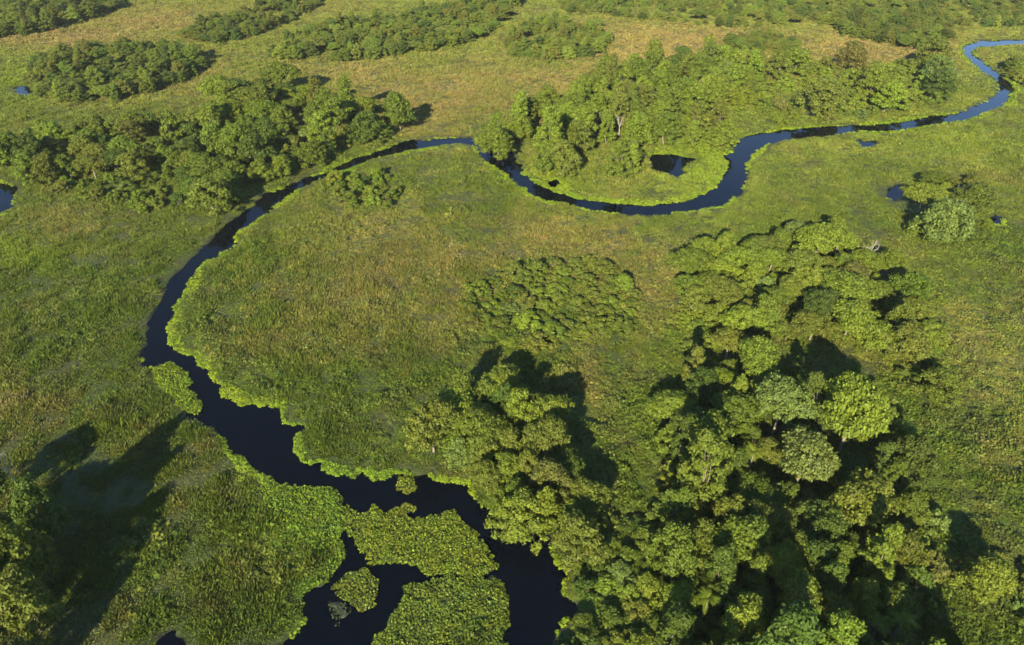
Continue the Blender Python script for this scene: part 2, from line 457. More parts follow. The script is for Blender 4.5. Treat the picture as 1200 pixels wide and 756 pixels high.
# ------------------------------------------------------------------ scattered plants (grass, herbs, floating leaves)
def tuft_blades(name, seed, n, h, spread, w, material):
    g = np.random.default_rng(seed)
    th = g.random(n) * 2 * math.pi; q = np.sqrt(g.random(n)) * spread
    base = np.stack([q * np.cos(th), q * np.sin(th), np.full(n, -0.1)], 1)
    out = np.stack([np.cos(th), np.sin(th), np.zeros(n)], 1) * (q / spread)[:, None] * 0.5 + g.normal(size=(n, 3)) * (0.28, 0.28, 0)
    hh = h * g.uniform(0.55, 1.1, n) * (1.1 - 0.4 * q / spread)
    tip = base + out * hh[:, None] + np.stack([np.zeros(n), np.zeros(n), hh], 1)
    mid = base * 0.45 + tip * 0.55 - out * hh[:, None] * 0.18
    fa = g.random(n) * math.pi
    s = np.stack([np.cos(fa), np.sin(fa), np.zeros(n)], 1) * (w * g.uniform(.6, 1.3, n))[:, None]
    v = np.stack([base - s * .4, mid - s, tip, mid + s], 1).reshape(-1, 3)
    me = mesh_np(name, v, np.arange(4 * n).reshape(-1, 4), material)
    return bpy.data.objects.new(name, me)
def tuft_leaves(name, seed, n, rad, h, size, material, up=0.8):
    g = np.random.default_rng(seed)
    d = norm(g.normal(size=(n, 3)) * (1, 1, 0.8) + (0, 0, 0.4)); d[:, 2] = np.abs(d[:, 2])
    pos = d * (rad, rad, h) * g.uniform(0.55, 1.05, (n, 1))
    nr = norm(d * 0.6 + (0, 0, up) + g.normal(size=(n, 3)) * 0.4)
    v, f = leaf_quads(pos, nr, size * g.uniform(.6, 1.3, n), g, 1.3)
    return bpy.data.objects.new(name, mesh_np(name, v, f, material))

def scatter(name, label, pts, scl, tint, idx, sources, cat=None):
    src = bpy.data.collections.new(name + ' kinds')
    for s in sources: src.objects.link(s)
    n = len(pts)
    me = bpy.data.meshes.new(name)
    me.vertices.add(n); me.vertices.foreach_set('co', np.asarray(pts, np.float32).ravel())
    def attr(an, tp, dom, field, val):
        a = me.attributes.new(an, tp, dom); a.data.foreach_set(field, np.ascontiguousarray(val).ravel())
    g = np.random.default_rng(n)
    rot = np.zeros((n, 3), np.float32); rot[:, 2] = g.random(n) * 6.2832
    rot[:, :2] = g.normal(size=(n, 2)) * 0.10
    attr('rot', 'FLOAT_VECTOR', 'POINT', 'vector', rot)
    attr('scl', 'FLOAT_VECTOR', 'POINT', 'vector', np.asarray(scl, np.float32))
    attr('kin', 'INT', 'POINT', 'value', np.asarray(idx, np.int32))
    attr('tint', 'FLOAT_COLOR', 'POINT', 'color', np.concatenate([np.clip(tint, 0.003, 0.6), np.ones((n, 1))], 1).astype(np.float32))
    ob = link(name, me)
    ng = bpy.data.node_groups.new(name, 'GeometryNodeTree')
    ng.interface.new_socket('Geometry', in_out='INPUT', socket_type='NodeSocketGeometry')
    ng.interface.new_socket('Geometry', in_out='OUTPUT', socket_type='NodeSocketGeometry')
    N, L = ng.nodes.new, ng.links.new
    gi = N('NodeGroupInput'); go = N('NodeGroupOutput')
    m2p = N('GeometryNodeMeshToPoints'); L(gi.outputs[0], m2p.inputs['Mesh'])
    iop = N('GeometryNodeInstanceOnPoints'); L(m2p.outputs[0], iop.inputs['Points'])
    ci = N('GeometryNodeCollectionInfo'); ci.inputs['Collection'].default_value = src
    ci.inputs['Separate Children'].default_value = True; ci.inputs['Reset Children'].default_value = True
    L(ci.outputs[0], iop.inputs['Instance']); iop.inputs['Pick Instance'].default_value = True
    def named(an, tp):
        a = N('GeometryNodeInputNamedAttribute'); a.data_type = tp; a.inputs['Name'].default_value = an; return a.outputs['Attribute']
    L(named('kin', 'INT'), iop.inputs['Instance Index'])
    L(named('rot', 'FLOAT_VECTOR'), iop.inputs['Rotation'])
    L(named('scl', 'FLOAT_VECTOR'), iop.inputs['Scale'])
    L(iop.outputs[0], go.inputs[0])
    ob.modifiers.new('scatter', 'NODES').node_group = ng
    tag(ob, label, cat, kind='stuff')
    return ob

def spread_points(density_fn, seed, y0=38, y1=640, band=12.0):
    """random points over the view (with a margin for a step aside), density per m2 from distance"""
    g = np.random.default_rng(seed); out = []
    y = y0
    while y < y1:
        b = min(band, y1 - y)
        half = 0.75 * ((y + b) * CP + CAM_H * SP) + 22
        n = int(2 * half * b * density_fn(y + b / 2))
        out.append(np.stack([g.uniform(-half, half, n), g.uniform(y, y + b, n)], 1)); y += b
    return np.concatenate(out)

HERB_PX = [(1130,450,130,220,1.0),(700,560,130,130,.7),(640,350,110,70,.5),(450,500,150,60,.45),(950,360,200,80,.8),(800,160,220,60,.6),(1000,110,200,50,.9),(260,420,60,60,.2),(470,230,90,30,.6),
           (240,190,260,40,.5),(680,720,80,70,.9),(860,20,300,30,.6)]
def scatter_marsh():
    g = np.random.default_rng(21)
    p = spread_points(lambda y: 4.6 if y < 130 else 3.3 if y < 220 else 1.9 if y < 330 else 1.05, 31)
    d = water_sdf(p)
    m = d > 0.7
    p, d = p[m], d[m]
    x, y = p[:, 0], p[:, 1]
    herb = np.clip(patches(x, y, HERB_PX) + (fbm(x, y, 14, 31) - 0.5) * 1.3 - 0.1, 0, 1)
    isherb = g.random(len(p)) < herb
    clump = fbm(x, y, 4.5, 41, 2)
    hgt = np.clip(0.75 + 1.9 * (clump - 0.5) + 0.9 * (fbm(x, y, 16, 44) - 0.5) + 0.9 * (noise(x, y, 1.9, 46) - 0.5), 0.25, 1.9)
    rim = np.clip((d - 0.2) / 3.5, 0.2, 1)
    hgt *= rim
    far = np.where(y < 130, 0.9, np.where(y < 220, 1.0, np.where(y < 330, 1.25, 1.6)))
    tint = plant_colour(x, y, g)
    s = g.uniform(0.75, 1.3, len(p))
    base = np.concatenate([p, np.full((len(p), 1), 0.1)], 1)
    keep = g.random(len(p)) < np.clip(0.2 + clump * 1.5 + np.clip((y - 150) / 250, 0, .5), 0, 1)
    a = ~isherb & keep
    scl = np.stack([s * far, s * far, s * hgt * (0.75 + 0.25 * far)], 1)
    blades = [tuft_blades('grass_tuft', 60 + k, 20, 1.15, 0.62, 0.085, GRASS) for k in range(6)]
    for k, b in enumerate(blades): b.name = 'grass_tuft.%03d' % k
    scatter('marsh_grass', 'tall green and straw coloured marsh grass covering the plain', base[a], scl[a], tint[a], g.integers(0, 6, a.sum()), blades)
    b_ = isherb & keep
    herbs = [tuft_leaves('herb_tuft', 80 + k, 42, 0.75, 0.95, 0.30, HERB) for k in range(6)]
    for k, b in enumerate(herbs): b.name = 'herb_tuft.%03d' % k
    t2 = tint * (1.0, 1.0, 0.9)
    scatter('marsh_herbs', 'leafy green marsh herbs growing in low mounds among the grass', base[b_], scl[b_] * (1.15, 1.15, 1.1), t2[b_], g.integers(0, 6, b_.sum()), herbs)
    # floating plants along the banks
    q = spread_points(lambda y: 7.0 if y < 160 else 4.0 if y < 260 else 2.2, 77, 38, 560)
    dq = water_sdf(q)
    wid = -0.6 + 5.6 * patches(q[:, 0], q[:, 1], RIM_PX) * np.clip(fbm(q[:, 0], q[:, 1], 9, 51) * 1.8 - 0.1, 0.35, 1.25) + 1.2 * np.clip(fbm(q[:, 0], q[:, 1], 14, 53) * 2.5 - 1.2, 0, 1)
    m = (dq < wid) & (dq > -0.15)
    qx, qy = project(q[:, 0], q[:, 1])
    mid_x = np.interp(qy, [225, 250, 275, 300, 340, 380, 420], [340, 300, 270, 248, 205, 188, 200])
    m &= ~((qy > 225) & (qy < 420) & (qx < mid_x) & (qx > 100))
    q, dq = q[m], dq[m]
    ros = [tuft_leaves('floating_rosette', 90 + k, 16, 0.5, 0.4, 0.32, HERB, 1.0) for k in range(5)]
    for k, b in enumerate(ros): b.name = 'floating_rosette.%03d' % k
    fq = np.where(q[:, 1] < 160, 1.0, np.where(q[:, 1] < 260, 1.3, 1.7)) * g.uniform(.7, 1.3, len(q))
    tq = (C_LUSH * 1.0) * g.uniform(.7, 1.3, (len(q), 1)) * (1, 1, 1)
    tq = tq * (1 + 0.25 * (noise(q[:, 0], q[:, 1], 8, 61) - 0.4)[:, None] * np.array((1.5, 0.6, 0)))
    scatter('floating_plants', 'bright green floating plants fringing the river banks', np.concatenate([q, np.full((len(q), 1), 0.05)], 1),
            np.stack([fq, fq, fq * np.clip(0.7 + dq * 0.15, .5, 1.4)], 1), tq, g.integers(0, 5, len(q)), ros)
scatter_marsh()

# ------------------------------------------------------------------ rafts of floating plants
def build_mat(key, label, colour, seed, height=0.5, density=36):
    poly = MATS[key]
    g = np.random.default_rng(seed)
    lo, hi = poly.min(0) - 1, poly.max(0) + 1
    n = int((hi - lo).prod() * density)
    p = g.uniform(lo, hi, (n, 2))
    d = poly_dist(p, poly) * np.where(in_poly(p, poly), -1, 1) + (noise(p[:, 0], p[:, 1], 2.2, seed) - 0.5) * 1.6 + (noise(p[:, 0], p[:, 1], .9, seed + 1) - .5) * .8
    p = p[d < 0]; d = d[d < 0]
    hum = height * (0.35 + 1.0 * noise(p[:, 0], p[:, 1], 1.1, seed + 2) * np.clip(0.35 - d * 0.5, 0.3, 1))
    pos = np.concatenate([p, (0.06 + hum * g.uniform(.55, 1.05, len(p)))[:, None]], 1)
    nr = norm(np.array((0, 0, 0.9)) + g.normal(size=(len(p), 3)) * 0.42)
    v, f = leaf_quads(pos, nr, 0.31 * g.uniform(.5, 1.4, len(p)), g, 1.2)
    # the tangle of roots the leaves stand on
    st = 0.6
    gx, gy = np.meshgrid(np.arange(lo[0], hi[0], st), np.arange(lo[1], hi[1], st))
    c = np.stack([gx.ravel(), gy.ravel()], 1)
    dc = poly_dist(c, poly) * np.where(in_poly(c, poly), -1, 1) + (noise(c[:, 0], c[:, 1], 2.2, seed) - 0.5) * 1.6 + .35
    zc = np.where(dc < 0, 0.05 + 0.10 * noise(c[:, 0], c[:, 1], 1.1, seed + 2), -0.3)
    nx = gx.shape[1]
    i = (np.arange(gx.shape[0] - 1)[:, None] * nx + np.arange(nx - 1)[None, :]).ravel()
    ff = np.stack([i, i + 1, i + nx + 1, i + nx], 1)
    ff = ff[(dc[ff] < 0.6).any(1)]
    used, inv = np.unique(ff, return_inverse=True)
    root = link('plant_raft', mesh_np('plant_raft', np.concatenate([c[used], zc[used][:, None]], 1), inv.reshape(-1, 4), ROOTS, True))
    lv = link('leaves', mesh_np('raft leaves', v, f, MATLEAF), root)
    lv.color = (*colour, 1)
    tag(root, label, 'plant raft', 'rafts of floating plants on the lower river')
ROOTS = bark_material('root tangle', (0.018, 0.024, 0.010), (0.04, 0.045, 0.018))
build_mat('mid', 'long yellowish floating plant raft bridging from the bank between river and backwater', (0.105, 0.145, 0.014), 1)
build_mat('low', 'broad olive floating plant raft cut by the frame below the backwater inlet', (0.082, 0.122, 0.015), 2)
build_mat('shore', 'wide bright green plant raft joined to the grassy bank beside the backwater', (0.088, 0.146, 0.013), 3)
build_mat('round', 'round plant raft floating alone in the middle of the backwater', (0.090, 0.124, 0.016), 4)
build_mat('lone', 'bright green tongue of floating plants at the sharp river bend', (0.100, 0.152, 0.012), 5)
build_mat('small', 'small plant raft against the upper bank just before the river narrows', (0.110, 0.138, 0.016), 6)
build_mat('tiny', 'tiny plant raft touching the top edge of the yellowish raft', (0.115, 0.140, 0.016), 7)
build_mat('sunk', 'dull half-sunken plant raft against the round one in the backwater', (0.034, 0.046, 0.018), 8, 0.12, 9)

# ------------------------------------------------------------------ trees: one of each form, copied
FORMS = {}
def form(kind, k, rad, z0, z1, puffs, leaves, size, flat, r0, bark=BARK):
    seed = hash_seed(kind, k)
    cm, P = crown_mesh(kind + ' crown', seed, rad, z0, z1, puffs, leaves, size, flat)
    tm = trunk_mesh(kind + ' trunk', seed, max(0.3, z0 * 0.92), P, r0, bark)
    FORMS.setdefault(kind, []).append((cm, tm, rad, z1))
def hash_seed(kind, k): return sum(ord(c) for c in kind) * 13 + k * 7
for k in range(7): form('flat', k, 5.6, 5.2, 9.2, 60, 10500, 0.31, 0.85, 0.24)
for k in range(7): form('round', k, 4.4, 1.8, 9.0, 56, 9000, 0.30, 0.45, 0.20)
for k in range(6): form('tall', k, 3.5, 2.0, 12.0, 52, 7600, 0.30, 0.2, 0.18)
for k in range(7): form('bush', k, 2.3, 0.3, 3.0, 24, 2300, 0.27, 0.5, 0.07)
FORMS['bare'] = []
for k in range(3):
    bm_, tm_ = branch_mesh('bare limbs', 300 + k, 9.0, 0.75, 0.20, 3, 0.45, 4)
    FORMS['bare'].append((bm_, tm_, 4.0, 9.0))
def palm_form(k):
    g = np.random.default_rng(500 + k)
    parts = []
    H = 7.5
    for a in range(15):
        th = a * 2.4 + g.random() * .4; el = g.uniform(0.15, 1.25); ln = g.uniform(2.4, 3.3)
        d = np.array([math.cos(th), math.sin(th)])
        side = np.array([-d[1], d[0], 0])
        rib = []
        for t in np.linspace(0, 1, 8):
            r_ = ln * t * math.cos(el * (1 - .4 * t)); z_ = ln * t * math.sin(el) - 1.9 * t * t
            rib.append(np.array([d[0] * r_, d[1] * r_, H + z_]))
        for i in range(7):
            w0 = 0.62 * math.sin(math.pi * (0.12 + 0.8 * i / 7)); mid = (rib[i] + rib[i + 1]) / 2
            for sg in (-1, 1):
                for j in (0.0, 0.5):
                    b0 = rib[i] + (rib[i + 1] - rib[i]) * j; b1 = rib[i] + (rib[i + 1] - rib[i]) * (j + .3)
                    tp = b0 + side * sg * w0 + (rib[i + 1] - rib[i]) * 0.9 - np.array((0, 0, 0.28 * w0))
                    v = np.array([b0, b1, tp + (b1 - b0) * .4, tp]); parts.append((v, np.array([[0, 1, 2, 3]])))
    v, f = join_parts(parts)
    cm = mesh_np('palm fronds', v, f, LEAF)
    tv, tf = tube([(0, 0, -.4), (0.2, 0.1, 3), (0.1, 0.0, H)], [0.24, 0.17, 0.15], 8)
    FORMS.setdefault('palm', []).append((cm, mesh_np('palm stem', tv, tf, BARK, True), 3.0, 8.3))
for k in range(3): palm_form(k)

COLOURS = {
 'mid green': (0.084, 0.110, 0.018), 'olive green': (0.098, 0.112, 0.022), 'dark green': (0.058, 0.082, 0.017), 'fresh green': (0.112, 0.142, 0.021),
 'bright yellow-green': (0.132, 0.156, 0.022), 'pale grey-green': (0.094, 0.126, 0.036), 'brownish olive': (0.098, 0.100, 0.028), 'bottle-green': (0.052, 0.080, 0.018), 'lime green': (0.118, 0.156, 0.020),
}
COMMON = ['mid green', 'olive green', 'dark green', 'fresh green']
MARKS = ['bright yellow-green', 'pale grey-green', 'brownish olive', 'bottle-green', 'lime green']
NAME = {'flat': 'broadleaf_tree', 'round': 'broadleaf_tree', 'tall': 'slender_tree', 'bush': 'shrub', 'bare': 'bare_tree', 'palm': 'palm_tree'}
WORD = {'flat': 'flat-topped tree', 'round': 'rounded tree', 'tall': 'slender tree', 'bush': 'shrub', 'bare': 'leafless tree', 'palm': 'palm'}
PARTS = {'bush': ('foliage', 'stems'), 'bare': ('branches', 'trunk'), 'palm': ('fronds', 'trunk')}
PLANTS = []      # every plant to build: dicts
def put(kind, px, py, width_px, colour, clump, name=None, hscale=1.0):
    """a plant whose crown centre shows at px, py and is width_px wide"""
    fm = FORMS[kind][0]
    z = 0.7 * fm[3]
    for _ in range(3):
        x, y = ground_at(px, py, z)
        depth = y * CP + (CAM_H - z) * SP
        s = (width_px / 2) * depth / FPX / fm[2]
        z = 0.7 * fm[3] * s * hscale
    PLANTS.append(dict(kind=kind, x=float(x), y=float(y), s=float(s), hs=hscale, col=colour, clump=clump, name=name))
def clump_fill(clump, poly_px, kinds, n, smin, smax, pal, gap=0.75, hz=5.0, hscale=(0.85, 1.2), seed=0):
    """up to n plants inside the outline of a clump as seen at height hz, not closer than gap times their radii"""
    g = np.random.default_rng(seed + 1000)
    poly = np.array(ground_at([p[0] for p in poly_px], [p[1] for p in poly_px], hz))
    lo, hi = poly.min(0), poly.max(0)
    mine = [(q['x'], q['y'], q['s'] * FORMS[q['kind']][0][2]) for q in PLANTS]
    made = 0
    cand = g.uniform(lo, hi, (n * 60, 2))
    cand = cand[in_poly(cand, poly)]
    cand = cand[water_sdf(cand) > (5.0 if clump in ('bank wood', 'bank fringe') else 1.8)]
    for x, y in cand:
        kd = kinds[int(g.integers(len(kinds)))]
        s = g.uniform(smin, smax)
        r = FORMS[kd][0][2] * s
        if any((x - a) ** 2 + (y - b) ** 2 < (gap * (r + c)) ** 2 for a, b, c in mine): continue
        mine.append((x, y, r))
        PLANTS.append(dict(kind=kd, x=float(x), y=float(y), s=float(s), hs=float(g.uniform(*hscale)), col=pal[int(g.integers(len(pal)))], clump=clump, name=None))
        made += 1
        if made >= n: break

# clump: (phrase, what lies to its lower-x side, what lies to its higher-x side)
CLUMPS = {
 'river grove': ('riverside grove', 'river', 'meadow'), 'great wood': ('big dense wood', 'meander', 'marsh'), 'upper wood': ('low flat-topped wood', 'meander', 'marsh'),
 'bank wood': ('outer bank wood', 'lagoon', 'river'), 'shade clump': ('clump casting long shadows', 'outer', 'river'), 'bend forest': ('river loop forest', 'river', 'thicket'),
 'pale clump': ('pale-tree clump', 'meadow', 'marsh'), 'meander scrub': ('round scrub patch', 'river', 'wood'), 'low thicket': ('thicket beside black water', 'river', 'wood'),
 'corner scrub': ('marsh-edge bushes', 'wood', 'marsh'), 'bank fringe': ('outer shrub fringe', 'lagoon', 'river'), 'bend thicket': ('far riverside thicket', 'forest', 'river'), 'loop scrub': ('small scrub by bend', 'river', 'meadow'),
}
# trees one can pick out in the photograph
T = put
T('flat', 960, 279, 60, 'bright yellow-green', 'upper wood', 'domed bright tree')
T('flat', 897, 288, 44, 'olive green', 'upper wood', 'dull olive edge tree', .9)
T('flat', 990, 335, 70, 'fresh green', 'upper wood', 'wide smooth tree', .8)
T('round', 848, 318, 48, 'lime green', 'upper wood', 'lime corner tree', .7)
T('bare', 1022, 290, 26, 'mid green', 'upper wood', 'leafless white tree')
T('flat', 856, 399, 42, 'olive green', 'great wood', 'olive gateway tree', 1.2)
T('flat', 890, 418, 52, 'fresh green', 'great wood', 'white-limbed tall tree', 1.6)
T('flat', 849, 446, 42, 'lime green', 'great wood', 'lime umbrella tree', 1.1)
T('flat', 822, 424, 34, 'olive green', 'great wood', None)
T('flat', 918, 468, 62, 'pale grey-green', 'great wood', 'pale umbrella tree', 1.65)
T('flat', 1003, 480, 84, 'fresh green', 'great wood', 'widest flat tree', 1.6)
T('flat', 946, 533, 70, 'pale grey-green', 'great wood', 'grey streaked tree', 1.4)
T('flat', 1012, 583, 74, 'olive green', 'great wood', 'tree with white snag', 1.4)
T('round', 946, 597, 34, 'pale grey-green', 'great wood', 'little grey tree', 1.2)
T('flat', 921, 658, 62, 'bright yellow-green', 'great wood', 'yellow slab tree', 1.1)
T('round', 856, 596, 48, 'olive green', 'great wood', 'olive round tree', 1.3)
T('round', 823, 626, 54, 'mid green', 'great wood', 'dusky round tree', 1.1)
T('round', 872, 724, 62, 'bright yellow-green', 'great wood', 'gold-green ball tree', 1.2)
T('round', 795, 694, 46, 'fresh green', 'great wood', 'fresh ball tree', 1.0)
T('round', 1046, 700, 56, 'mid green', 'great wood', 'dusky palm-side tree', 1.1)
T('round', 1057, 506, 38, 'fresh green', 'great wood', 'marsh-side fresh tree', 1.0)
T('bare', 1013, 575, 22, 'mid green', 'great wood', 'white snag')
T('palm', 1054, 731, 36, 'lime green', 'great wood', 'bright palm')
T('palm', 1026, 735, 34, 'fresh green', 'great wood', 'green palm')
T('palm', 828, 707, 32, 'lime green', 'great wood', 'palm by the ball tree')
T('palm', 1068, 508, 26, 'fresh green', 'great wood', 'small palm')
T('palm', 881, 536, 30, 'bright yellow-green', 'great wood', 'yellow palm')
T('round', 606, 600, 66, 'fresh green', 'river grove', 'overhanging tree', .9)
T('round', 607, 478, 40, 'fresh green', 'river grove', 'top round tree', 1.6)
T('round', 568, 490, 42, 'olive green', 'river grove', 'palm-crested tree', 1.0)
T('flat', 640, 510, 52, 'olive green', 'river grove', 'shadow-side flat tree', 1.7)
T('round', 640, 560, 54, 'brownish olive', 'river grove', 'brownish round tree', 1.35)
T('round', 676, 605, 50, 'mid green', 'river grove', 'gap tree', .9)
T('palm', 562, 484, 30, 'bright yellow-green', 'river grove', 'yellow palm')
T('bare', 1124, 222, 22, 'mid green', 'pale clump', 'small bleached tree', .8)
T('round', 1110, 250, 58, 'pale grey-green', 'pale clump', 'silver tree', .95)
T('flat', 1084, 228, 44, 'fresh green', 'pale clump', 'green edge tree', 1.0)
T('round', 1080, 262, 40, 'fresh green', 'pale clump', 'low bushy tree', .5)
T('round', 1148, 228, 46, 'olive green', 'pale clump', 'olive edge tree', .7)
T('bare', 727, 142, 20, 'mid green', 'bend forest', 'white-trunked leafless tree', 1.3)
T('bare', 701, 135, 18, 'mid green', 'bend forest', 'tan leafless tree', 1.2)
T('bare', 817, 128, 20, 'mid green', 'bend forest', 'split leafless tree', 1.2)
T('tall', 826, 103, 24, 'bright yellow-green', 'bend forest', 'yellow-flowering tree')
T('round', 777, 130, 36, 'fresh green', 'bend forest', 'big smooth tree')
T('round', 583, 160, 46, 'mid green', 'bend forest', 'round bank tree', .8)
T('tall', 886, 74, 26, 'lime green', 'bend forest', 'lime far tree')
T('tall', 727, 120, 30, 'olive green', 'bend forest', 'olive plume tree')
T('round', 1045, 800, 95, 'mid green', 'great wood', None, 1.5)
T('round', 1105, 840, 95, 'olive green', 'great wood', None, 1.5)
T('round', 1160, 860, 90, 'mid green', 'great wood', None, 1.4)
T('flat', 1062, 640, 48, 'olive green', 'great wood', None, 1.6)
T('flat', 1070, 590, 44, 'mid green', 'great wood', None, 1.5)
T('round', 34, 590, 54, 'dark green', 'shade clump', 'tallest shade tree', 1.9)
T('round', 18, 640, 70, 'mid green', 'shade clump', 'broad rough tree', 1.6)
T('round', 20, 700, 70, 'olive green', 'shade clump', 'olive shade tree', 1.5)
T('flat', -30, 570, 60, 'dark green', 'shade clump', None, 1.5)
T('bare', 5, 545, 30, 'mid green', 'shade clump', 'grey snag', 1.5)

P2 = ['mid green', 'olive green', 'dark green', 'fresh green', 'mid green', 'olive green']
P3 = ['mid green', 'dark green', 'olive green', 'fresh green', 'mid green', 'dark green']
LITE = ['fresh green', 'fresh green', 'mid green', 'olive green']
clump_fill('great wood', [(795,440),(838,408),(870,425),(930,470),(1040,480),(1075,520),(1085,590),(1060,640),(1075,690),(1080,800),(800,800),(775,700),(790,650),(785,590),(810,540),(785,480)],
           ['flat', 'round', 'round', 'flat', 'tall'], 74, .6, 1.2, P3, .70, 7, (0.8, 1.6), 1)
clump_fill('upper wood', [(800,305),(850,292),(900,275),(975,268),(1040,292),(1085,345),(1092,400),(1020,400),(930,388),(850,380),(800,350)], ['flat', 'round', 'flat'], 38, .6, 1.0, LITE, .56, 5, (.9, 1.35), 2)
clump_fill('river grove', [(500,505),(545,460),(600,445),(650,480),(665,540),(700,590),(705,625),(655,640),(600,622),(575,590),(530,545)], ['round', 'flat'], 26, .6, 1.0, P2, .58, 5, (1.0, 1.5), 3)
clump_fill('shade clump', [(-90,560),(20,560),(66,620),(60,680),(70,800),(-90,800)], ['round', 'flat'], 4, .8, 1.1, P3, .8, 9, (1.1, 1.5), 4)
BW = ['olive green', 'mid green', 'mid green', 'dark green', 'fresh green']
clump_fill('bank wood', [(-30,168),(30,150),(75,152),(125,134),(170,142),(182,165),(165,192),(100,198),(40,200),(-30,205)], ['round', 'round', 'flat'], 26, 0.85, 1.35, BW, .55, 6, (.8, 1.15), 5)
clump_fill('bank wood', [(205,175),(240,160),(250,115),(275,98),(330,98),(370,112),(440,124),(495,146),(515,160),(470,166),(400,184),(365,202),(325,218),(290,232),(225,232),(195,205)],
           ['round', 'round', 'flat', 'round', 'tall'], 62, 0.85, 1.5, BW, .54, 6, (.8, 1.15), 25)
clump_fill('bend forest', [(552,165),(590,145),(640,118),(715,78),(800,62),(880,66),(900,95),(860,130),(850,160),(760,182),(740,198),(680,200),(640,196),(606,182)],
           ['round', 'tall', 'round', 'round'], 90, .95, 1.5, LITE, .5, 5, (.85, 1.2), 6)
clump_fill('pale clump', [(1058,215),(1090,205),(1140,205),(1165,235),(1160,262),(1110,275),(1065,262)], ['round', 'bush', 'flat'], 12, .5, .85, LITE, .62, 3, (.6, .9), 7)
clump_fill('meander scrub', [(548,345),(590,312),(650,308),(705,300),(742,335),(738,375),(660,398),(600,402),(550,372)], ['bush'], 50, 1.0, 1.9, ['fresh green', 'mid green', 'olive green'], .66, 2, (.5, .8), 8)
clump_fill('meander scrub', [(590,315),(650,306),(705,300),(738,332),(700,330),(600,338)], ['round'], 10, .6, .9, P3, .66, 3, (.75, 1.05), 28)
clump_fill('low thicket', [(640,650),(700,615),(790,600),(790,800),(645,800),(690,700)], ['bush'], 42, .9, 1.6, P3, .62, 2, (.45, .8), 9)
clump_fill('corner scrub', [(1125,640),(1180,640),(1230,660),(1230,740),(1170,700),(1140,690)], ['bush', 'bush', 'round'], 14, .6, 1.0, LITE, .7, 2, (.7, 1.0), 10)
clump_fill('loop scrub', [(390,208),(440,198),(468,205),(462,240),(405,242)], ['bush'], 24, .7, 1.3, LITE, .7, 2, (.8, 1.2), 11)
clump_fill('bank wood', [(20,170),(130,170),(200,195),(290,225),(365,195),(440,172),(500,155),(430,130),(260,120),(60,160)], ['bush'], 40, 1.3, 2.0, P2, .5, 3, (1, 1.5), 16)
clump_fill('bank fringe', [(20,195),(110,190),(200,215),(230,240),(160,245),(60,215)], ['bush'], 28, .7, 1.4, P2, .75, 2, (.8, 1.2), 12)
clump_fill('bend thicket', [(870,80),(1000,72),(1105,72),(1125,92),(1085,122),(1000,137),(900,144),(862,138)], ['bush', 'bush', 'bush', 'round'], 75, 1.3, 2.1, LITE, .62, 2, (.7, 1.1), 13)
clump_fill('upper wood', [(1045,392),(1098,392),(1105,470),(1065,455)], ['bush', 'bush', 'round'], 12, .7, 1.3, LITE, .55, 2, (.6, .9), 17)
clump_fill('upper wood', [(800,360),(850,372),(850,396),(812,405)], ['bush'], 8, .9, 1.4, LITE, .55, 2, (.6, .9), 18)
clump_fill('great wood', [(785,480),(860,520),(1060,480),(1100,620),(1075,790),(800,790),(780,600)], ['bush'], 26, .9, 1.6, P2, .6, 2, (1, 1.5), 14)
clump_fill('upper wood', [(800,330),(1000,300),(1095,370),(1090,410),(850,392)], ['bush'], 30, .9, 1.6, LITE, .55, 2, (.7, 1.1), 15)

